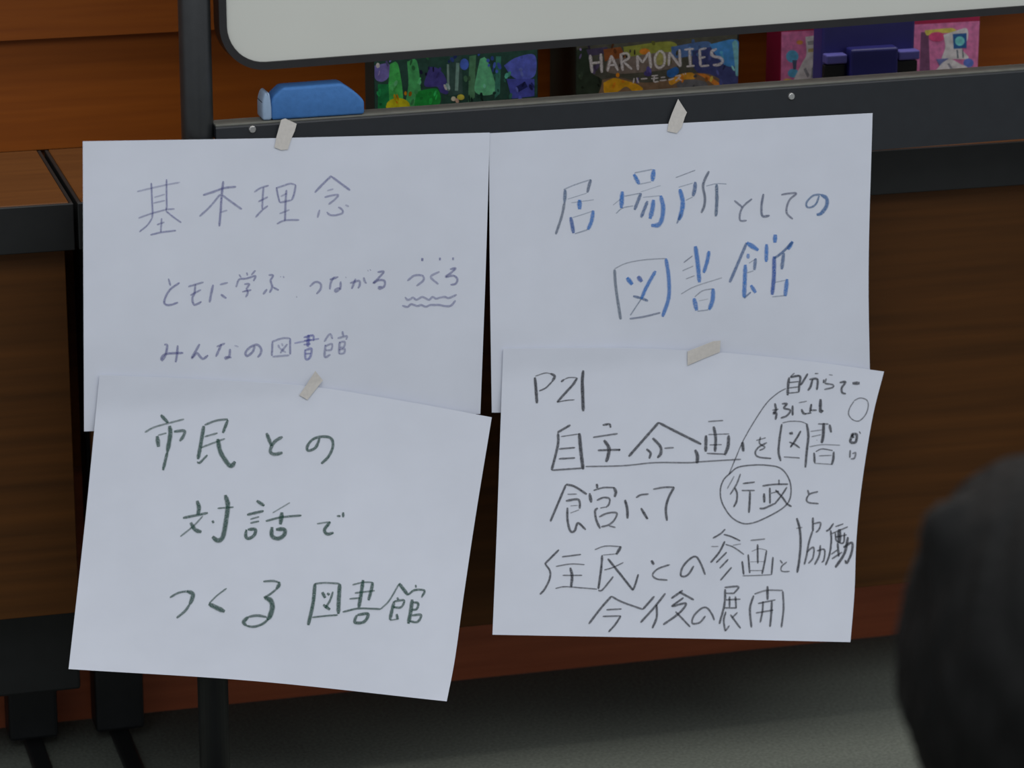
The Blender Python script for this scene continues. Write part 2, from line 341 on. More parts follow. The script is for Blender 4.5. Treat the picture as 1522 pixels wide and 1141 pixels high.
VI, BL, GR, BK = lin((104, 106, 160)), lin((46, 124, 204)), lin((44, 84, 72)), lin((48, 50, 56))
def block(sheet, so, ink, label, rows, wk=1.0, dk=.9):
    for crop, cw, data in rows: strokes(sheet, so, crop, cw, data, ink, label, wk=wk, dk=dk)
block(S_ul, ul, VI, 'violet handwriting', [((190, 240, 390), 1522, """
18 .5 105 340 230 310 430 265 590 235
18 .85 265 240 272 400 280 570 275 640
18 .85 438 200 438 370 440 500 432 555
16 .5 300 405 420 370
16 .55 290 470 420 440
18 .65 120 640 260 590 430 545 530 535
18 .75 275 640 220 720 130 795
18 .75 432 560 520 630 605 690
18 .7 330 715 415 685
18 .75 383 640 372 800
20 .75 255 830 380 800 545 780
24 .75 850 380 960 345 1090 300 1225 285
24 .85 1080 220 1062 380 1050 560 1035 735
22 .7 1045 370 930 510 810 620
22 .7 1070 380 1170 455 1290 540
18 .5 1050 575 1125 550"""),
((370, 240, 570), 1522, """
20 .65 60 345 130 300 225 270
20 .75 165 290 155 420 150 540
20 .65 105 455 215 400
20 .7 75 630 150 550 215 500
20 .75 310 290 330 390 350 465
20 .65 310 300 400 270 470 250 530 265
22 .75 530 265 510 370 485 435
20 .7 350 465 485 435
18 .5 360 395 430 360
22 .75 425 320 415 450 408 670
18 .55 345 590 460 545
20 .7 315 705 410 665 570 660
24 .75 745 350 840 250 935 160
24 .75 935 170 1030 240 1145 325
18 .5 885 330 955 310
22 .65 855 405 930 385 1010 378 970 430 900 485
22 .65 800 545 775 635
22 .65 880 570 920 605 990 605 1060 580 1050 540 1010 515
26 .45 1090 490 1130 510"""),
((230, 370, 460), 1522, """
18 .75 135 290 155 360
20 .8 245 330 150 400 100 490 100 540 150 550 230 525
20 .75 400 345 390 440 370 480 385 545 430 535 460 515
18 .7 330 370 480 325
18 .7 350 455 455 400
22 .8 575 350 555 440 540 525
18 .65 640 350 720 330
22 .8 650 445 705 485
18 .7 830 250 850 280
18 .7 905 230 912 260
18 .7 990 210 950 255
18 .75 800 375 830 300 900 290 990 265 970 315
18 .75 880 345 930 345 905 390 915 430 895 475
18 .75 860 420 950 402
20 .75 1120 255 1165 260 1140 310 1155 370 1130 430
22 .75 1065 445 1105 395
20 .75 1165 375 1220 405
18 .5 1235 270 1242 275
18 .5 1265 265 1270 285
24 .45 1395 470"""),
((450, 360, 710), 1522, """
18 .7 60 385 110 345 155 360 155 405 120 450
18 .75 235 325 310 300
18 .7 275 300 245 350 235 410
18 .7 330 340 325 400 290 430 280 415 310 400 335 408
12 .4 370 300 380 310
18 .7 410 355 490 335 495 375 480 400
18 .7 460 315 440 370 425 405
18 .65 530 305 540 340 555 360
12 .6 565 240 570 252
12 .6 585 235 592 247
18 .75 650 260 705 255 660 310 615 355 660 330 710 335 710 380 670 405 660 390 690 385
40 .9 1040 150
34 .85 1194 145
34 .75 1308 143
18 .65 910 335 970 290 1040 290 1050 330 990 380
18 .6 1190 255 1115 300 1180 365
18 .75 1280 235 1330 225 1290 265 1245 300 1310 290 1345 320 1330 360 1285 370
18 .6 890 475 910 500 935 495 960 480 985 500 1010 490 1040 475 1075 490 1100 500 1130 475 1160 490 1200 480 1240 475 1270 485 1340 455
18 .65 865 550 910 562 940 540 970 545 1000 555 1030 545 1070 560 1110 545 1150 545 1190 545 1240 555 1290 550 1330 505"""),
((220, 470, 540), 1522, """
16 .8 115 200 135 205 125 270 100 310 95 295 130 265 250 258
16 .8 210 205 205 270 195 325
16 .75 365 195 335 250 310 295 345 260 365 280 390 300 425 275
14 .7 485 215 545 190
16 .75 520 195 500 240 480 285
16 .75 580 230 575 280 550 300 545 290 590 290
12 .4 610 205 640 215
16 .75 755 205 740 250 700 280 690 255 720 220 770 200 800 230 795 265 775 290
14 .75 880 180 875 280
14 .6 875 180 950 155 1005 155
14 .75 1005 155 1005 270
14 .55 880 285 1000 275
16 .55 920 200 930 225
16 .55 945 190 955 210
14 .65 985 195 935 260
14 .5 930 225 975 255
#5a5fb0 12 .6 1035 190 1110 175 1210 158
#5a5fb0 14 .8 1100 150 1165 135 1170 175
#5a5fb0 12 .7 1105 170 1160 165
#5a5fb0 22 .85 1135 130 1130 215
#5a5fb0 12 .7 1100 200 1150 195
#5a5fb0 16 .7 1110 235 1115 300 1145 290 1155 230 1110 240
#5a5fb0 12 .7 1112 265 1150 262
14 .6 1245 180 1285 125 1305 160
14 .6 1255 210 1300 195 1295 235 1255 240
16 .65 1255 200 1250 285 1290 270
14 .6 1340 155 1405 140 1400 165
16 .7 1375 105 1380 140
16 .65 1355 180 1350 265
14 .6 1350 185 1390 180 1385 215 1355 220
14 .6 1350 235 1390 230 1385 260 1350 265""")], 1.12, .74)
block(S_ur, ur, BL, 'blue handwriting', [((810, 240, 1080), 1522, """
#74869c 12 .55 155 235 250 195 385 150
#4a6080 26 .85 385 150 370 200 355 260
#74869c 8 .5 190 315 350 265
#4a6a90 30 .85 170 235 165 340
#56657c 22 .8 165 340 140 460 90 610
40 1 290 320 290 400
#74869c 8 .5 220 345 410 320
#2f5fa8 32 .95 215 465 228 530 240 600
#74869c 9 .5 230 470 310 445 400 415
32 .95 405 410 390 500 360 570
#74869c 12 .6 250 605 360 570
#74869c 9 .45 570 365 640 310
36 1 648 250 640 390
#74869c 10 .6 595 435 650 390 740 370
34 .95 745 105 790 190
#74869c 12 .55 750 95 900 65
38 .95 912 65 900 165
#74869c 10 .5 790 190 890 170
#74869c 10 .6 665 290 800 265
#74869c 8 .35 800 255 970 200
#4a6a96 28 .85 805 265 750 405
#3f679a 28 .85 860 330 805 470
38 .95 910 320 900 400 880 480
36 .95 970 285 990 380 980 480 950 530 890 535
#74869c 9 .45 820 300 970 285
#5f6b80 9 .6 1095 135 1260 72
36 1 1130 230 1155 340 1140 440 1120 490
#4a6a96 16 .7 1140 440 1105 520
#74869c 9 .5 1120 215 1240 180
#3f679a 32 .9 1260 170 1255 230 1240 290
#74869c 9 .55 1180 325 1240 295
#48566e 22 .85 1375 80 1340 150 1325 210 1340 300 1335 370 1310 430
#74869c 9 .6 1350 205 1440 185 1522 188
#486484 28 .88 1438 190 1440 330 1432 460"""),
((1060, 250, 1260), 1522, """
#56607c 26 .75 240 365 330 440
#56607c 24 .75 440 345 350 420 310 490 300 570 320 595 380 590
#4a5878 28 .85 570 290 550 400 548 510 570 545 640 535
#565c78 24 .75 770 300 850 285 940 285 870 350 835 430 835 510 900 575
#3f6f9e 24 .8 1200 310 1165 400 1110 440 1060 435 1060 380 1130 310 1220 295
#2f6ca8 42 .92 1220 298 1285 345 1280 430 1220 510 1170 525"""),
((890, 330, 1200), 1522, """
#56687c 22 .8 115 345 125 480 160 710
#7c8492 9 .6 115 340 200 300 330 275 490 265
28 .95 490 265 510 400 510 550 465 690
#5a6a8a 15 .7 225 705 330 690 450 660
36 1 205 405 245 455
#2f5fb0 36 .92 285 395 315 435
26 .95 415 355 350 470 310 560
#74869c 10 .7 310 560 230 680
#4a6a96 20 .85 250 540 310 555 360 575
#55607a 9 .7 620 295 685 245
32 1 705 175 722 300 735 440
28 .95 805 210 790 290 765 370
#7c8492 9 .55 610 355 690 320
#7c8492 9 .55 635 415 700 390
#7c8492 9 .55 600 525 700 470 900 405
32 .92 695 555 715 645
#7c8492 10 .6 700 545 760 500 840 485
32 .95 835 485 830 570 805 640
#7c8492 7 .4 730 575 800 560
#74869c 10 .6 720 650 800 640
#3f679a 22 .85 955 440 1020 290 1080 150
34 1 1080 150 1165 205
30 .75 1090 230 1090 265
30 .95 1070 310 1065 440 1060 550
#74869c 9 .5 1095 300 1150 265
#3f679a 26 .8 1145 265 1135 350
#74869c 9 .5 1080 370 1130 355
#3f679a 14 .75 1060 555 1110 510
30 .92 1110 460 1145 515
36 1 1288 90 1285 150
28 .95 1225 160 1222 290
#3f679a 20 .9 1280 265 1340 220 1415 145
30 .92 1415 140 1380 200
#2f5fb0 30 1 1280 250 1278 400 1265 530
#3f679a 26 .85 1350 225 1335 345
#74869c 9 .5 1285 440 1380 420
30 .95 1375 415 1360 540
#74869c 10 .55 1265 545 1360 535""")], 1.0, .82)
block(S_ll, ll, GR, 'dark green handwriting', [((200, 600, 530), 1522, """
24 .92 180 75 230 130
14 .65 70 195 150 155 340 105
30 .95 240 150 245 210 225 330
22 .92 225 330 195 455
30 .92 155 220 165 295
12 .65 160 215 220 200
22 .85 270 190 340 185 335 220 310 255
26 .92 475 150 455 270 435 380
16 .75 480 145 560 115 640 105
22 .92 640 110 605 200
14 .7 480 225 570 200
14 .7 455 300 620 238
16 .85 430 395 445 405 500 350
30 .95 570 240 590 330 640 410 665 425 690 395
24 .92 905 200 940 290
24 .85 1015 225 960 260 930 320 955 345 1015 335
20 .88 1270 235 1240 300 1190 320 1185 290 1220 245 1280 225 1345 235 1360 290 1330 360 1280 410"""),
((250, 720, 540), 1522, """
32 .92 225 125 240 180 230 235
22 .85 115 260 310 220
14 .65 270 245 200 320 95 405
32 .92 175 295 210 350 260 370
28 .92 345 280 355 300
14 .8 385 185 510 175
36 .95 445 80 465 160 450 290 425 410 385 435 345 405
28 .92 690 125 750 165
22 .88 615 235 745 205
14 .75 640 270 710 250
16 .75 640 300 710 285
26 .92 610 350 605 400 625 420 670 395 680 350 620 350
11 .55 815 220 950 140
18 .85 760 285 880 255 1040 240
36 .95 888 215 875 310
32 .95 810 330 810 400 860 420 905 390 905 350 840 350
14 .65 1160 305 1265 290
26 .92 1265 290 1220 350 1240 385 1290 375
20 .85 1315 245 1345 245
24 .9 1365 215 1365 255"""),
((230, 840, 450), 1522, """
24 .8 155 330 250 280 340 265
44 .92 330 265 390 290 385 340 360 400
28 .8 360 400 310 470 225 540
18 .75 740 235 640 310 560 390
48 .97 555 395 720 475
24 .8 1115 165 1220 160 1280 175
40 .92 1275 170 1280 195 1250 245
24 .85 1250 245 1180 300 1120 330
52 1 1130 330 1190 360 1210 430 1180 530 1150 550
28 .85 1150 530 1050 515 960 530
44 .95 960 530 915 580 940 620
26 .88 940 620 1020 630 1110 600 1170 550"""),
((440, 850, 660), 1522, """
38 .95 195 120 175 320 125 545
22 .75 190 120 300 110 450 118
42 .95 450 120 440 280 435 430
20 .85 165 465 300 450 430 440
40 .95 270 205 300 265
36 .9 320 215 345 235
24 .85 380 200 350 290 300 370
36 .95 280 335 350 385
18 .75 580 130 690 105 790 105
34 .92 790 105 770 200 745 290
20 .75 605 215 810 190
20 .75 550 275 660 265
38 .95 690 80 670 220 645 365
22 .85 480 410 630 375 760 375 870 380
32 .92 625 440 605 515 700 510 740 430 630 440
18 .75 870 380 960 290 1060 120
36 .95 1060 115 1150 235
24 .88 1150 235 1220 185 1320 190 1290 260
26 .8 1230 130 1235 160
30 .85 1040 260 1052 282
24 .85 1010 300 1110 290 1080 360 1000 360
36 .92 1010 300 985 400 965 490
16 .75 965 495 1060 480
36 .92 1035 430 1045 480
40 .95 1195 280 1180 400 1155 530
26 .88 1200 310 1255 320 1240 380 1190 385
26 .85 1190 445 1285 440 1250 510 1170 505""")], 1.0)
block(S_lr, lr, BK, 'black handwriting', [((770, 530, 950), 1522, """
38 .97 212 260 225 400 238 585
16 .65 215 245 340 205 420 215
36 .9 410 212 460 245 430 310
22 .8 430 310 350 390 265 430
30 .85 540 315 580 285
16 .7 580 285 640 262 735 262
32 .9 745 265 690 350 590 460 490 572
18 .75 490 570 600 550 710 540
42 1 820 170 808 300 812 450 820 685"""),
((800, 610, 1110), 1522, """
18 .85 235 105 140 160
20 .88 145 165 145 240 120 350 97 435
10 .65 165 190 300 170
26 .95 300 165 312 300 328 430
14 .75 150 280 270 270
14 .8 150 352 270 345
14 .8 100 435 320 420
18 .92 470 105 520 100 528 125
14 .75 400 195 580 168
26 .92 480 215 515 270 510 330 495 375
16 .85 435 290 600 285
26 .9 592 287
20 .88 660 335 770 210 880 85
20 .88 880 88 1000 150 1190 245
22 .88 835 200 890 260 895 310 870 345
14 .65 920 275 990 270
20 .88 790 280 820 310 810 350
12 .7 345 408 620 402 850 380 1100 380 1200 372 1480 355
12 .65 1240 80 1350 72
26 .95 1145 285 1162 330 1158 385
24 .92 1225 180 1222 300
10 .65 1240 175 1395 170
24 .92 1390 180 1385 260 1360 325
22 .92 1280 115 1295 200 1290 300
10 .65 1250 250 1340 248
12 .75 1230 312 1360 318"""),
((1080, 540, 1310), 1458, """
12 .72 560 235 480 280 380 370 270 530 160 720 90 880 20 1050
30 .97 150 740 158 830
26 .92 590 130 580 200 575 300
14 .75 600 125 640 90
22 .92 600 130 690 120 685 200 680 270
14 .75 590 180 680 170
14 .75 590 230 680 220
14 .75 580 280 680 270
22 .88 765 95 720 170 695 205
14 .75 830 95 865 95
22 .88 780 150 855 150 850 250
22 .92 810 150 790 220 765 255
12 .65 965 105 1000 110
18 .8 915 150 912 185
18 .75 940 140 930 185 1000 200 1000 225 920 245
22 .88 1065 180 1120 175 1085 230 1090 275 1125 285
36 .92 1185 187 1255 185
24 .92 455 375 465 440 440 470 470 470 460 530
14 .8 430 440 490 430
20 .85 520 380 570 380 540 420 600 440 570 490 510 515
22 .92 622 395 622 490
12 .65 680 370 755 355
24 .92 705 430 725 470 750 475
22 .92 800 380 785 460
16 .85 740 475 800 465
18 .8 790 440 850 440
30 .97 885 335 885 450 910 440
12 .7 1200 350 1260 325 1320 345 1335 400 1310 480 1250 540 1190 530 1150 480 1160 420 1200 355
22 .92 520 570 500 700 490 830 510 920
12 .7 525 560 600 545 700 548 755 570
24 .92 755 565 770 680 755 830 742 980
36 .92 590 660 625 655
20 .92 700 635 650 720 600 790
18 .85 590 740 640 760 690 795
14 .7 540 880 690 890
16 .75 860 570 960 570
12 .55 790 640 900 625
12 .55 800 690 890 670
30 .97 915 560 910 680 895 750
16 .6 850 722
26 .85 970 575 985 650
12 .55 780 785 900 765 1070 770
22 .92 825 840 830 940
14 .75 840 830 900 805 1000 820
24 .92 1010 830 1005 900 990 955
12 .65 870 870 990 865
12 .55 830 940 990 950
12 .65 280 725 370 700
16 .75 320 690 310 750 360 790 310 820
18 .8 380 745 300 790 270 840 300 880 420 895
26 .92 1190 660 1165 735 1215 740 1225 670 1180 670 1200 700
14 .9 1250 640 1262 662
18 .75 1165 815 1160 890
18 .7 1185 850 1215 840 1205 890 1170 900"""),
((800, 690, 1050), 1522, """
22 .88 110 515 180 350 250 185
22 .88 250 180 330 200 440 270
14 .65 265 270 350 268
22 .82 250 330 350 315 375 340 375 400
22 .88 265 390 265 500 290 600 330 600 360 530 430 590
10 .55 290 440 370 410
10 .55 290 375 360 370
28 .95 530 175 535 215
28 .92 465 260 480 345
16 .8 500 235 590 210 690 210
28 .9 685 208 702 250 690 295
18 .82 530 325 590 300 645 310 640 360 610 390
22 .88 540 395 515 420 525 500 560 580
12 .7 560 395 610 385
18 .8 550 475 630 440 710 440 690 500 640 545 570 565
16 .75 640 555 700 570
26 .95 785 320 805 400 808 490
18 .82 885 300 930 275 1000 268
24 .92 930 395 990 495
18 .75 1040 225 1130 208 1230 205
24 .9 1230 205 1180 300 1155 400 1165 510"""),
((1040, 680, 1300), 1522, """
14 .8 260 140 330 85 450 65 580 65 700 90 770 170 795 270 780 370 720 440 600 510 470 565 370 570 270 510 195 390 180 280 210 190 270 130
12 .55 300 160 240 270
16 .75 355 140 330 210 310 250 265 320
18 .88 305 260 325 310 320 380 295 430
16 .85 375 225 480 212
14 .82 365 285 480 285
20 .9 438 290 435 380 428 480
16 .85 545 245 650 232 770 230
18 .9 610 260 612 400
24 .92 560 310 562 390
12 .75 620 310 690 290
18 .85 520 440 560 440 650 400
14 .8 690 190 690 230
18 .9 660 280 720 345 760 400 800 425
16 .85 760 255 710 330 650 405
18 .85 940 280 950 320
16 .8 1030 295 960 315 930 360 950 390 1035 400
22 .95 845 525 870 620 878 750 865 900 848 1000
12 .6 840 615 895 605
20 .92 985 520 985 640
16 .82 990 575 1050 565 1040 620 1010 650
18 .85 980 640 950 740 930 850 910 930
16 .82 930 820 990 780 985 870 945 920
18 .85 1050 760 1040 850 1000 930
16 .82 1020 810 1085 800 1080 890 1060 910
18 .9 1165 570 1130 620 1100 640
18 .92 1140 630 1145 720 1130 840 1095 935
14 .8 1180 600 1250 575
14 .75 1150 660 1290 600
36 .97 1215 620 1215 740
16 .85 1180 650 1190 720 1250 740 1260 650
14 .8 1180 690 1280 670
20 .9 1200 740 1210 860
16 .82 1150 880 1240 820
14 .75 1145 840 1200 800
24 .95 1290 690 1260 830 1180 955
22 .92 1250 780 1325 740 1320 830 1280 915 1265 890"""),
((790, 790, 1060), 1522, """
18 .88 230 150 110 270
18 .88 115 270 155 330 150 400 110 480 70 525
14 .8 255 210 415 190
12 .72 205 290 330 270 445 275
24 .92 325 300 340 370 332 460
12 .75 260 365 425 365
12 .75 200 475 280 460 420 470 550 480
12 .7 530 150 620 120 755 125
26 .95 750 125 710 190
10 .65 600 195 710 185
20 .92 592 195 585 300 560 480
20 .92 640 225 700 300 780 400 850 490
18 .88 850 490 870 440 895 355
12 .75 610 320 680 300 770 258
16 .82 560 490 590 490 650 420 685 375
28 .97 1005 240 1025 275
16 .78 1160 275 1060 310 1015 360 1050 395 1140 405
18 .85 1360 285 1320 350 1280 375 1250 360 1270 290 1330 225 1380 210 1420 270 1455 360"""),
((1030, 770, 1200), 1522, """
24 .88 430 145 360 210 265 265
24 .88 410 215 500 240 630 300
16 .55 240 375 340 375
16 .55 530 360 640 340
28 .92 425 305 350 450 235 590
20 .75 430 345 540 385 680 480
24 .85 450 450 310 590
24 .85 470 545 355 665
24 .88 515 650 365 825
22 .65 765 295 960 275
28 .92 655 570 675 750
18 .65 660 765 850 760 1045 750
26 .92 1065 515 1045 750
26 .92 735 480 755 730
14 .55 780 440 880 405 985 425
26 .92 980 430 950 600 920 740
26 .92 860 345 862 600
10 .55 760 580 950 575
14 .65 760 695 930 695
24 .82 1160 555 1190 600
20 .75 1250 580 1180 640 1175 695 1220 710 1290 705"""),
((860, 850, 1190), 1522, """
16 .85 70 355 150 250 225 165
14 .8 225 165 300 205 440 255
12 .75 190 258 295 252
12 .75 165 303 290 300
14 .85 290 300 250 360 205 410
16 .85 440 255 520 165
16 .85 595 145 520 240 425 345
16 .85 535 225 535 310 505 385
16 .85 635 180 715 125
16 .82 690 135 790 190
14 .82 720 175 635 235
16 .85 640 235 735 215 690 280 580 360
14 .82 665 270 765 375
14 .8 870 300 830 345 780 350 790 300 840 250 880 245 915 290 930 330
14 .8 1000 105 1095 100 1065 145
16 .85 1005 115 1000 220 965 355
12 .75 1010 145 1070 145
12 .75 1010 190 1110 185
14 .85 1035 165 1035 240
14 .85 1075 165 1080 245
12 .8 1000 245 1085 245
14 .82 1010 270 995 330 1005 405
12 .75 1005 405 1035 365
12 .75 1090 275 1050 315
14 .82 1040 290 1110 385
16 .85 1200 160 1175 250 1185 380
12 .65 1205 150 1290 125 1400 125
14 .85 1400 130 1405 250 1390 380
18 .88 1295 95 1295 190
12 .75 1230 215 1350 190
12 .75 1215 280 1335 260
14 .85 1265 200 1260 270 1245 345
16 .88 1325 200 1320 290 1312 375""")], 1.0)

# ------------------------------------------------------------------ masking tape
def tape(pts, sheet, lift, label):
    V = [sheet.pt(x, y, lift+.0002) for x, y in pts]
    c = sum(V, Vector())/len(V); V = [v-c for v in V]; n = len(V)
    V2 = [v+Vector((0, .0002, 0)) for v in V]
    o = obj('tape_strip', V+V2, [tuple(range(n)), tuple(range(2*n-1, n-1, -1))]+[(i, (i+1) % n, n+(i+1) % n, n+i) for i in range(n)], M_tape)
    o.location = c; tag(o, label, 'tape', 'strips of masking tape holding the sheets'); return o
tape([(418, 178), (424, 176), (441, 184), (438, 195), (433, 206), (428, 222), (418, 223), (408, 219), (411, 203)], S_ul, .0012, 'strip of beige masking tape at the top of the violet-lettered sheet')
tape([(1008, 147), (1015, 158), (1021, 167), (1018, 174), (1013, 190), (1006, 198), (992, 195), (994, 182), (999, 168)], S_ur, .0012, 'pointed strip of beige masking tape at the top of the blue-lettered sheet')
tape([(468.6, 551), (480, 565), (468, 580), (457, 594), (445, 587), (456, 571)], S_ll, .0014, 'slanted strip of masking tape above the green lettering')
tape([(1022, 522), (1040, 515), (1060, 507), (1071, 506), (1070, 523), (1045, 533), (1022, 543)], S_lr, .0014, 'slanted strip of masking tape on the sheet reading P21')

# ------------------------------------------------------------------ eraser on the tray
e0, e1 = loc(on_front(392, 160)), loc(on_front(543, 150))
ZE = ztop+.0025
er = empty('whiteboard_eraser', (0, 0, 0)); er.parent = None
er.location = stand.matrix_basis @ Vector(((e0.x+e1.x)/2, .002, ZE)); er.rotation_euler = (0, 0, AL-.02)
L = (e1.x-e0.x)
def loaf(name, xa, xb, h, dl, dr, material, parent, y0=-.018, y1=.008):
    bm = bmesh.new()
    pr = [(xa, 0), (xb, 0), (xb, h*.42), (xb-dr*.35, h*.68), (xb-dr, h), (xa+dl, h*.98), (xa+dl*.2, h*.72), (xa, h*.55)]
    A = [bm.verts.new((x, y0, z)) for x, z in pr]; B = [bm.verts.new((x, y1, z)) for x, z in pr]
    bm.faces.new(A); bm.faces.new(B[::-1])
    for i in range(len(pr)): bm.faces.new((A[i], B[i], B[(i+1) % len(pr)], A[(i+1) % len(pr)]))
    bmesh.ops.recalc_face_normals(bm, faces=bm.faces)
    bmesh.ops.bevel(bm, geom=bm.edges[:], offset=.0028, segments=3, profile=.5, affect='EDGES')
    return bm_obj(name, bm, material, parent, True)
loaf('foam_block', -L/2+.009, L/2, .032, .012, .022, M_blue, er)
loaf('grip_end', -L/2, -L/2+.0095, .028, .003, .002, M_bluegrey, er)
tag(er, 'bright blue foam whiteboard eraser lying on the tray', 'eraser')

# ------------------------------------------------------------------ boxes on the table
def game_box(name, xl, xr, yref, Yb, h, dep, base, label, polys, title=None, rows=None, boost=2.6):
    a, b = on_y(xl, yref, Yb), on_y(xr, yref-.06*(xr-xl), Yb)
    t = empty(name, ((a.x+b.x)/2, Yb, ZT)); W = b.x-a.x
    mt = mat(name+'_card', base, .5, var=.15, scale=40)
    box('box_base', -W/2+.0012, W/2-.0012, .0012, dep, 0, h-.003, mt, t, .001)
    lid = box('lid', -W/2, W/2, 0, dep*.72, .0005, h, mt, t, .0012)
    V, F, Cc = [], [], []
    rnd = random.Random(11)
    for _ in range(rows or 0):                       # small leaves and dabs of the picture
        px, py = rnd.uniform(xl+3, xr-3), rnd.uniform(yref-60, yref+45); near = min(polys[1:], key=lambda pq: (sum(p[0] for p in pq[1])/len(pq[1])-px)**2+(sum(p[1] for p in pq[1])/len(pq[1])-py)**2)
        k = rnd.choice((.7, .85, 1.2, 1.4)); a_ = rnd.uniform(1.2, 3.2); b_ = rnd.uniform(2, 6); th = rnd.uniform(-.5, .5)
        polys = polys+[(tuple(min(255, c*k) for c in near[0]), [(px+a_*math.cos(6.28*i/7)*math.cos(th)-b_*math.sin(6.28*i/7)*math.sin(th), py+a_*math.cos(6.28*i/7)*math.sin(th)+b_*math.sin(6.28*i/7)*math.cos(th)) for i in range(7)])]
    for q, (col, pts) in enumerate(polys):
        P = catmull(pts+[pts[0]], 3) if len(pts) > 4 else [Vector(p) for p in pts]
        if len(pts) > 4: P = P[:-1]
        o = len(V)
        for p in P:
            wv = on_y(p.x, p.y, Yb-.0002-.000012*q)-t.location
            wv.x = max(-W/2+.0005, min(W/2-.0005, wv.x)); wv.z = max(.001, min(h-.001, wv.z))
            V.append(wv); Cc.append((*[min(.9, c*boost) for c in lin(col)], 1))
        F.append(tuple(range(o, o+len(P))))
    pr = obj('cover_print', V, F, M_print, t, cols=Cc)
    if title:
        off = .0003+.000012*(len(polys)+3)
        strokes(None, t, title[0], title[1], title[2], lin((250, 250, 250)), 'white lettering', place=lambda x, y, l: on_y(x, y, Yb-off-l), name='title_lettering', gap=3.0, wk=1.35, dk=1.15)
    tag(t, label, 'game box', 'game boxes standing on the table'); return t
def cp(x0, y0, s, pts): return [(x0+pts[i]/s, y0+pts[i+1]/s) for i in range(0, len(pts), 2)]
def ell(x0, y0, s, cx, cy, rx, ry, n=14): return [(x0+(cx+rx*math.cos(6.2832*i/n))/s, y0+(cy+ry*math.sin(6.2832*i/n))/s) for i in range(n)]
g = lambda *p: cp(540, 60, 5.073, p); ge = lambda *p: ell(540, 60, 5.073, *p)
game_box('game_box', 556, 800, 130, 3.40, .25, .048, (28, 46, 44), 'game box with a dark green and blue forest picture, nearest the eraser', [
    ((34, 62, 54), g(80, 130, 1310, 40, 1310, 700, 80, 760)),
    ((96, 92, 148), g(85, 190, 190, 175, 200, 260, 150, 310, 90, 290)),
    ((58, 150, 74), g(200, 180, 260, 175, 300, 420, 280, 520, 170, 520, 190, 320)),
    ((24, 104, 58), g(110, 330, 190, 330, 200, 560, 110, 580)),
    ((60, 140, 82), g(330, 160, 400, 150, 430, 330, 430, 520, 320, 520, 340, 330)),
    ((26, 120, 50), g(400, 390, 470, 370, 560, 370, 580, 470, 480, 560, 390, 520)),
    ((56, 54, 112), g(500, 200, 560, 210, 620, 280, 640, 400, 580, 390, 560, 350, 460, 340)),
    ((46, 70, 66), g(650, 120, 740, 110, 750, 400, 640, 420)),
    ((96, 122, 116), g(630, 180, 645, 180, 650, 380, 632, 380)),
    ((96, 128, 120), g(700, 170, 725, 170, 715, 380, 690, 380)),
    ((58, 84, 168), ge(762, 180, 34, 44)),
    ((66, 110, 80), g(800, 120, 850, 110, 840, 430, 790, 470)),
    ((80, 152, 112), g(880, 140, 930, 140, 1000, 340, 985, 400, 900, 415, 840, 380, 850, 280)),
    ((50, 104, 90), g(1000, 120, 1040, 120, 1030, 400, 990, 440)),
    ((70, 82, 164), g(1060, 190, 1150, 130, 1290, 110, 1295, 260, 1200, 300, 1120, 270)),
    ((58, 66, 140), g(1080, 290, 1290, 290, 1290, 420, 1120, 440)),
    ((28, 34, 80), g(1150, 350, 1220, 310, 1240, 350, 1170, 390)),
    ((236, 158, 24), ge(262, 500, 92, 66)),
    ((222, 158, 60), ge(735, 428, 28, 22)),
    ((200, 160, 140), ge(680, 440, 18, 18))], rows=110)
h_ = lambda *p: cp(820, 40, 5.073, p); he = lambda *p: ell(820, 40, 5.073, *p)
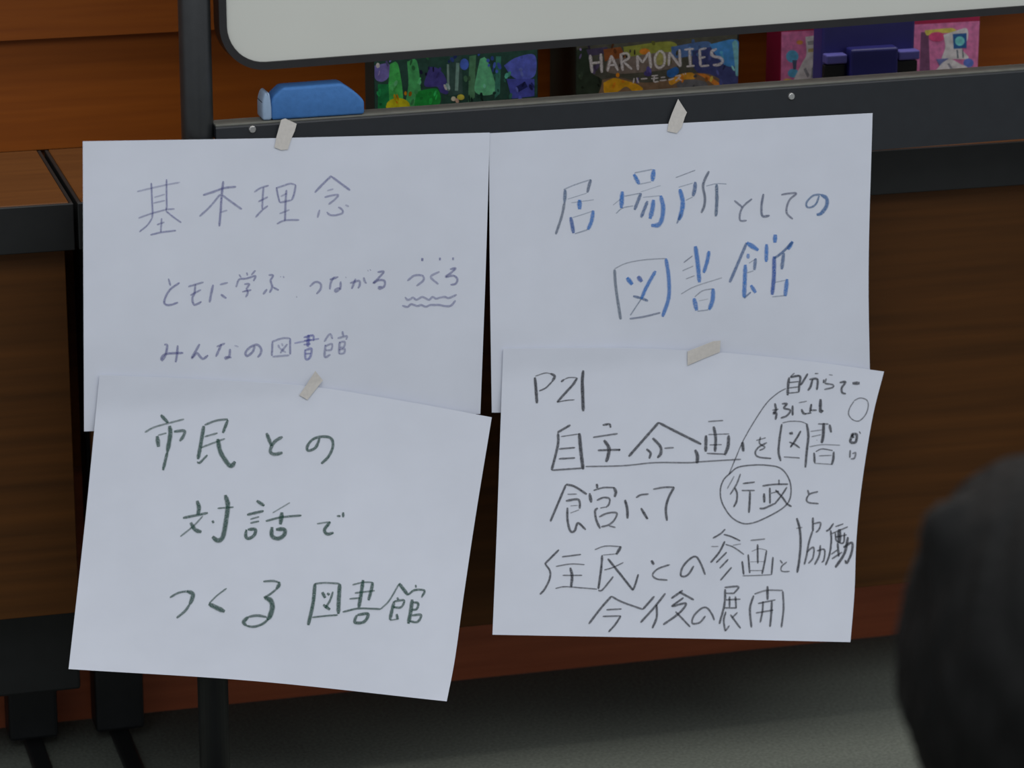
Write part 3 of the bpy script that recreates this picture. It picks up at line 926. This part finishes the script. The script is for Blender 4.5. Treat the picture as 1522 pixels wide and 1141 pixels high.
game_box('game_box', 856, 1098, 105, 3.40, .25, .105, (30, 34, 28), 'game box with a landscape picture lettered HARMONIES in white', [
    ((74, 76, 66), h_(180, 120, 1400, 40, 1420, 700, 180, 740)),
    ((40, 52, 40), h_(150, 180, 290, 170, 300, 340, 390, 420, 400, 700, 150, 700)),
    ((66, 60, 84), h_(260, 170, 420, 150, 420, 200, 280, 220)),
    ((126, 76, 40), h_(390, 170, 520, 150, 560, 230, 400, 260)),
    ((130, 138, 60), h_(540, 150, 900, 110, 920, 190, 680, 230, 560, 210)),
    ((206, 118, 40), ge(0, 0, 1, 1) if False else he(700, 185, 40, 24)),
    ((112, 104, 96), h_(420, 250, 900, 190, 940, 300, 600, 350, 420, 340)),
    ((150, 150, 90), he(815, 240, 40, 50)),
    ((74, 104, 150), h_(900, 150, 1180, 110, 1180, 200, 1050, 220, 920, 230)),
    ((58, 66, 112), h_(1060, 180, 1300, 150, 1400, 300, 1400, 430, 1250, 420, 1080, 320)),
    ((64, 128, 186), h_(1190, 130, 1400, 100, 1400, 280, 1310, 290, 1230, 200)),
    ((108, 168, 178), h_(1360, 120, 1400, 110, 1415, 370, 1390, 370, 1375, 240)),
    ((44, 96, 160), h_(870, 330, 940, 300, 960, 340, 910, 380, 870, 370)),
    ((70, 66, 120), he(725, 350, 30, 22)),
    ((110, 92, 72), h_(380, 400, 500, 380, 700, 420, 900, 390, 1050, 350, 1200, 360, 1300, 450, 1300, 720, 380, 720)),
    ((226, 142, 30), h_(390, 420, 470, 385, 540, 400, 640, 430, 690, 470, 620, 490, 560, 450, 480, 500, 400, 500)),
    ((222, 138, 44), h_(880, 410, 960, 360, 1060, 345, 1080, 390, 980, 400, 900, 440)),
    ((196, 120, 50), h_(1090, 350, 1170, 360, 1270, 430, 1230, 440, 1160, 390)),
    ((92, 96, 100), he(1060, 440, 120, 44))],
    title=((820, 40, 1120), 1522, """
17 1 290 210 305 345
17 1 370 200 378 345
14 1 300 275 375 265
16 1 420 335 450 215
16 1 450 215 500 330
12 1 430 290 485 285
17 1 520 200 535 330
14 1 520 205 570 200 580 235 530 265
15 1 545 265 605 320
16 1 650 325 645 215
14 1 645 215 685 270
14 1 685 270 735 190
17 1 735 190 748 310
15 1 805 185 780 230 785 290 815 308 848 280 850 215 825 183 805 185
16 1 882 292 888 190
15 1 888 190 970 300
16 1 970 300 963 168
12 1 1000 172 1072 165
16 1 1040 170 1046 294
12 1 1015 298 1078 292
16 1 1115 170 1122 295
12 1 1115 170 1168 160
12 1 1118 235 1160 226
12 1 1120 297 1188 290
16 1 1245 166 1208 185 1215 218 1275 235 1288 265 1255 286 1215 287
9 .9 622 385 615 425
9 .9 640 382 656 422
9 .9 672 392 722 388
8 .9 752 370 802 365
8 .9 750 390 804 385
9 .9 775 366 772 412 806 410
8 .9 822 382 856 378
8 .9 815 405 866 400
9 .9 880 400 922 388
8 .9 932 372 972 366 934 408
8 .9 956 388 982 404
8 .9 990 350 996 362
8 .9 1006 346 1012 358"""), rows=70, boost=1.8)
p_ = lambda *p: cp(1100, 20, 3.607, p); pe = lambda *p: ell(1100, 20, 3.607, *p)
game_box('game_box', 1160, 1455, 85, 3.42, .22, .05, (196, 44, 92), 'hot pink box with white and blue pattern behind the navy case', [
    ((224, 92, 128), p_(215, 100, 1290, 40, 1290, 500, 215, 540)),
    ((70, 130, 190), pe(280, 230, 34, 34)), ((70, 130, 190), pe(285, 320, 30, 24)),
    ((60, 70, 90), p_(280, 250, 305, 250, 300, 300, 285, 300)),
    ((226, 110, 60), pe(320, 155, 18, 12)), ((226, 130, 70), pe(255, 358, 22, 10)),
    ((178, 178, 172), p_(350, 125, 435, 120, 432, 200, 400, 240, 430, 290, 428, 380, 290, 380, 330, 270, 355, 220)),
    ((120, 122, 124), p_(360, 150, 425, 140, 420, 165, 365, 170)), ((140, 130, 90), p_(365, 190, 400, 185, 400, 205, 365, 208)),
    ((110, 112, 116), p_(340, 300, 352, 290, 372, 330, 362, 345)), ((110, 112, 116), p_(385, 290, 395, 290, 392, 345, 380, 345)),
    ((90, 60, 84), p_(970, 100, 1010, 100, 1020, 360, 960, 380)),
    ((224, 150, 70), p_(990, 90, 1140, 78, 1150, 100, 1040, 108, 1000, 118)),
    ((206, 60, 96), pe(1055, 125, 44, 26)),
    ((206, 206, 190), p_(1090, 115, 1150, 95, 1215, 80, 1220, 140, 1190, 190, 1225, 240, 1130, 245, 1080, 250, 1100, 180)),
    ((34, 72, 116), p_(1140, 110, 1215, 105, 1215, 185, 1145, 190)),
    ((90, 170, 190), pe(1178, 148, 26, 26)),
    ((74, 84, 92), p_(1160, 195, 1168, 195, 1172, 240, 1164, 240)), ((74, 84, 92), p_(1190, 195, 1196, 195, 1200, 238, 1193, 238)),
    ((70, 90, 150), pe(1225, 265, 28, 24)), ((80, 90, 130), p_(1050, 245, 1120, 240, 1070, 280)),
    ((196, 196, 192), p_(1045, 310, 1090, 260, 1130, 245, 1180, 270, 1225, 300, 1225, 420, 1045, 420)),
    ((110, 112, 120), p_(1110, 270, 1122, 266, 1150, 310, 1140, 316))])
# navy case in front of the pink box
a, b = on_y(1226, 90, 3.345), on_y(1374, 80, 3.345)
nv = empty('plastic_case', ((a.x+b.x)/2, 3.345, ZT), .0); W = b.x-a.x
zt_ = on_y(1300, 50, 3.345).z-ZT+.012
zm = on_y(1300, 88, 3.345).z-ZT
bd = box('case_body', -W/2+.004, W/2-.004, .018, .05, 0, zt_, M_navy, nv, .004, 3)
box('center_block', -W*.24, W*.24, 0, .0178, 0, zm+.012, M_navyd, nv, .003, 3)
for s in (-1, 1):
    xa, xb = sorted((s*W*.26, s*W*.47))
    box('latch_bar', xa, xb, .004, .0178, zm-.004, zm+.006, M_lav, nv, .0015)
    box('side_slot', xa, xb, .010, .0178, .0, zm-.006, M_edge, nv, .001)
tag(nv, 'navy blue plastic case with two latch bars in front of the pink box', 'case')

# ------------------------------------------------------------------ person sitting on the floor in the foreground
DEP = 2.05
hc = at_depth(1537, 985, DEP)
fx = Vector((fw.x, fw.y, 0)).normalized(); lx = Vector((r0.x, r0.y, 0)).normalized(); zz = Vector((0, 0, 1))
def skin_body(name, chains, parent, material, sub=2, org=Vector()):
    me = bpy.data.meshes.new(name); V, E, R = [], [], []
    idx = {}
    for ch in chains:
        prev = None
        for key, p, r in ch:
            if key not in idx: idx[key] = len(V); V.append(tuple(p-org)); R.append(r)
            if prev is not None: E.append((prev, idx[key]))
            prev = idx[key]
    me.from_pydata(V, E, []); o = bpy.data.objects.new(name, me); C.objects.link(o)
    me.materials.append(material)
    md = o.modifiers.new('skin', 'SKIN'); md.use_smooth_shade = True
    sk = me.skin_vertices[0] if me.skin_vertices else None
    if sk is None:
        bm = bmesh.new(); bm.from_mesh(me); bm.verts.layers.skin.verify(); bm.to_mesh(me); bm.free(); sk = me.skin_vertices[0]
    for i, r in enumerate(R): sk.data[i].radius = r if isinstance(r, tuple) else (r, r); sk.data[i].use_root = (i == 0)
    s = o.modifiers.new('subd', 'SUBSURF'); s.levels = sub; s.render_levels = sub
    if parent: o.parent = parent
    return o
def P(l, f, z): return Vector((hc.x, hc.y, 0))+lx*l+fx*f+zz*z
hz = hc.z
base = P(0, -.06, 0)
pel = ('pel', P(0, -.07, .115), .075)
arms = []; legs = []; sleeves = []; trousers = []
spine = [pel, ('wa', P(0, -.085, .22), .08), ('ch', P(0, -.06, hz-.32), .095), ('ub', P(0, -.045, hz-.215), .066), ('nk', P(0, -.025, hz-.15), .046), ('nh', P(0, -.012, hz-.09), .046),
    ('h1', P(0, .012, hz-.045), .062), ('h2', P(0, .006, hz+.03), .074), ('h3', P(0, .0, hz+.085), .050)]
nose = [('h1', None, 0), ('ns', P(0, .088, hz-.02), .012)]
chin = [('h1', None, 0), ('cn', P(0, .066, hz-.085), .028)]
body = [spine, nose, chin]
for s in (-1, 1):
    sh = [('ub', None, 0), ('sh%d' % s, P(s*.15, -.05, hz-.24), .052), ('el%d' % s, P(s*.21, .02, hz-.44), .038), ('wr%d' % s, P(s*.10, .22, .20), .026), ('pm%d' % s, P(s*.06, .27, .185), .03)]
    fing = [[('pm%d' % s, None, 0), ('f%d%d' % (s, i), P(s*(.075-.022*i), .315, .18-.004*i), .0095), ('g%d%d' % (s, i), P(s*(.066-.022*i), .335, .158), .0085)] for i in range(4)]
    thumb = [[('pm%d' % s, None, 0), ('t%d' % s, P(s*.025, .275, .20), .0105), ('u%d' % s, P(s*.01, .30, .195), .009)]]
    lg = [('pel', None, 0), ('hp%d' % s, P(s*.09, -.03, .105), .062), ('kn%d' % s, P(s*.30, .24, .12), .052), ('an%d' % s, P(-s*.04, .30+.04*s, .055), .04), ('to%d' % s, P(-s*.20, .33+.04*s, .045), .036)]
    body += [sh, lg]+fing+thumb
person = skin_body('person', body, None, M_skin, 2, base); person.location = base
tag(person, 'person with dark hair seen from behind in the lower right foreground', 'person')
gr = lambda ch, k: [(key, p, r*k if r else 0) for key, p, r in ch]
up_ch = [[('pel', P(0, -.08, .12), .135), ('wa', P(0, -.09, .22), .128), ('ch', P(0, -.07, hz-.32), .145), ('ub', P(0, -.055, hz-.205), .118), ('nk', P(0, -.03, hz-.145), .062)]]; low = []
for s in (-1, 1):
    up_ch.append([('ub', None, 0)]+gr([('sh%d' % s, P(s*.15, -.05, hz-.24), .052), ('el%d' % s, P(s*.21, .02, hz-.44), .038), ('wr%d' % s, P(s*.11, .205, .203), .028)], 1.36))
skin_body('sweater', up_ch, person, M_cloth, 2, base)
low = [[('pel', P(0, -.08, .115), .125), ('wa', P(0, -.09, .19), .115)]]
for s in (-1, 1): low.append([('pel', None, 0)]+gr([('hp%d' % s, P(s*.10, -.05, .105), .085), ('kn%d' % s, P(s*.30, .24, .12), .064), ('an%d' % s, P(-s*.02, .30+.04*s, .06), .045)], 1.22))
skin_body('trousers', low, person, M_trous, 2, base)
for s in (-1, 1):
    bm = bmesh.new(); bmesh.ops.create_uvsphere(bm, u_segments=12, v_segments=8, radius=.011); bm.transform(Matrix.Translation(P(s*.03, .076, hz+.004)-base))
    bm_obj('eye', bm, M_edge, person, True)
# hair: one lumpy volume, open over the face, strand grooves running down
def hair():
    bm = bmesh.new(); bmesh.ops.create_icosphere(bm, subdivisions=6, radius=1)
    rem = []
    for v in bm.verts:
        d = v.co.normalized(); l, f, z = d.x, d.y, d.z
        q_ = min(1, max(0, (z+.25)/.65)); q_ = q_*q_*(3-2*q_); r = 1/math.sqrt((l/.083)**2+(f/.102)**2+(z/(.110+.020*q_))**2)
        for c, rad, am in (((-.56, -.15, .80), .22, .019), ((.3, -.6, .7), .5, .004)):
            cc = Vector(c).normalized(); a = d.angle(cc); r += am*math.exp(-(a/rad)**2*1.6)
        ang = math.atan2(l, -f)
        r += .0035*mnoise.noise(Vector((ang*9, z*3, 1)))+.0024*mnoise.noise(Vector((ang*26, z*4, 4)))
        v.co = d*r
        if f > .35 and z < .45 and abs(l) < .8: rem.append(v)
        if z < -.86: rem.append(v)
    bmesh.ops.delete(bm, geom=list(set(rem)), context='VERTS')
    R = Matrix((lx, fx, zz)).transposed().to_4x4(); R.translation = hc-base; bm.transform(R)
    o = bm_obj('hair', bm, M_hair, person, True); return o
hair()
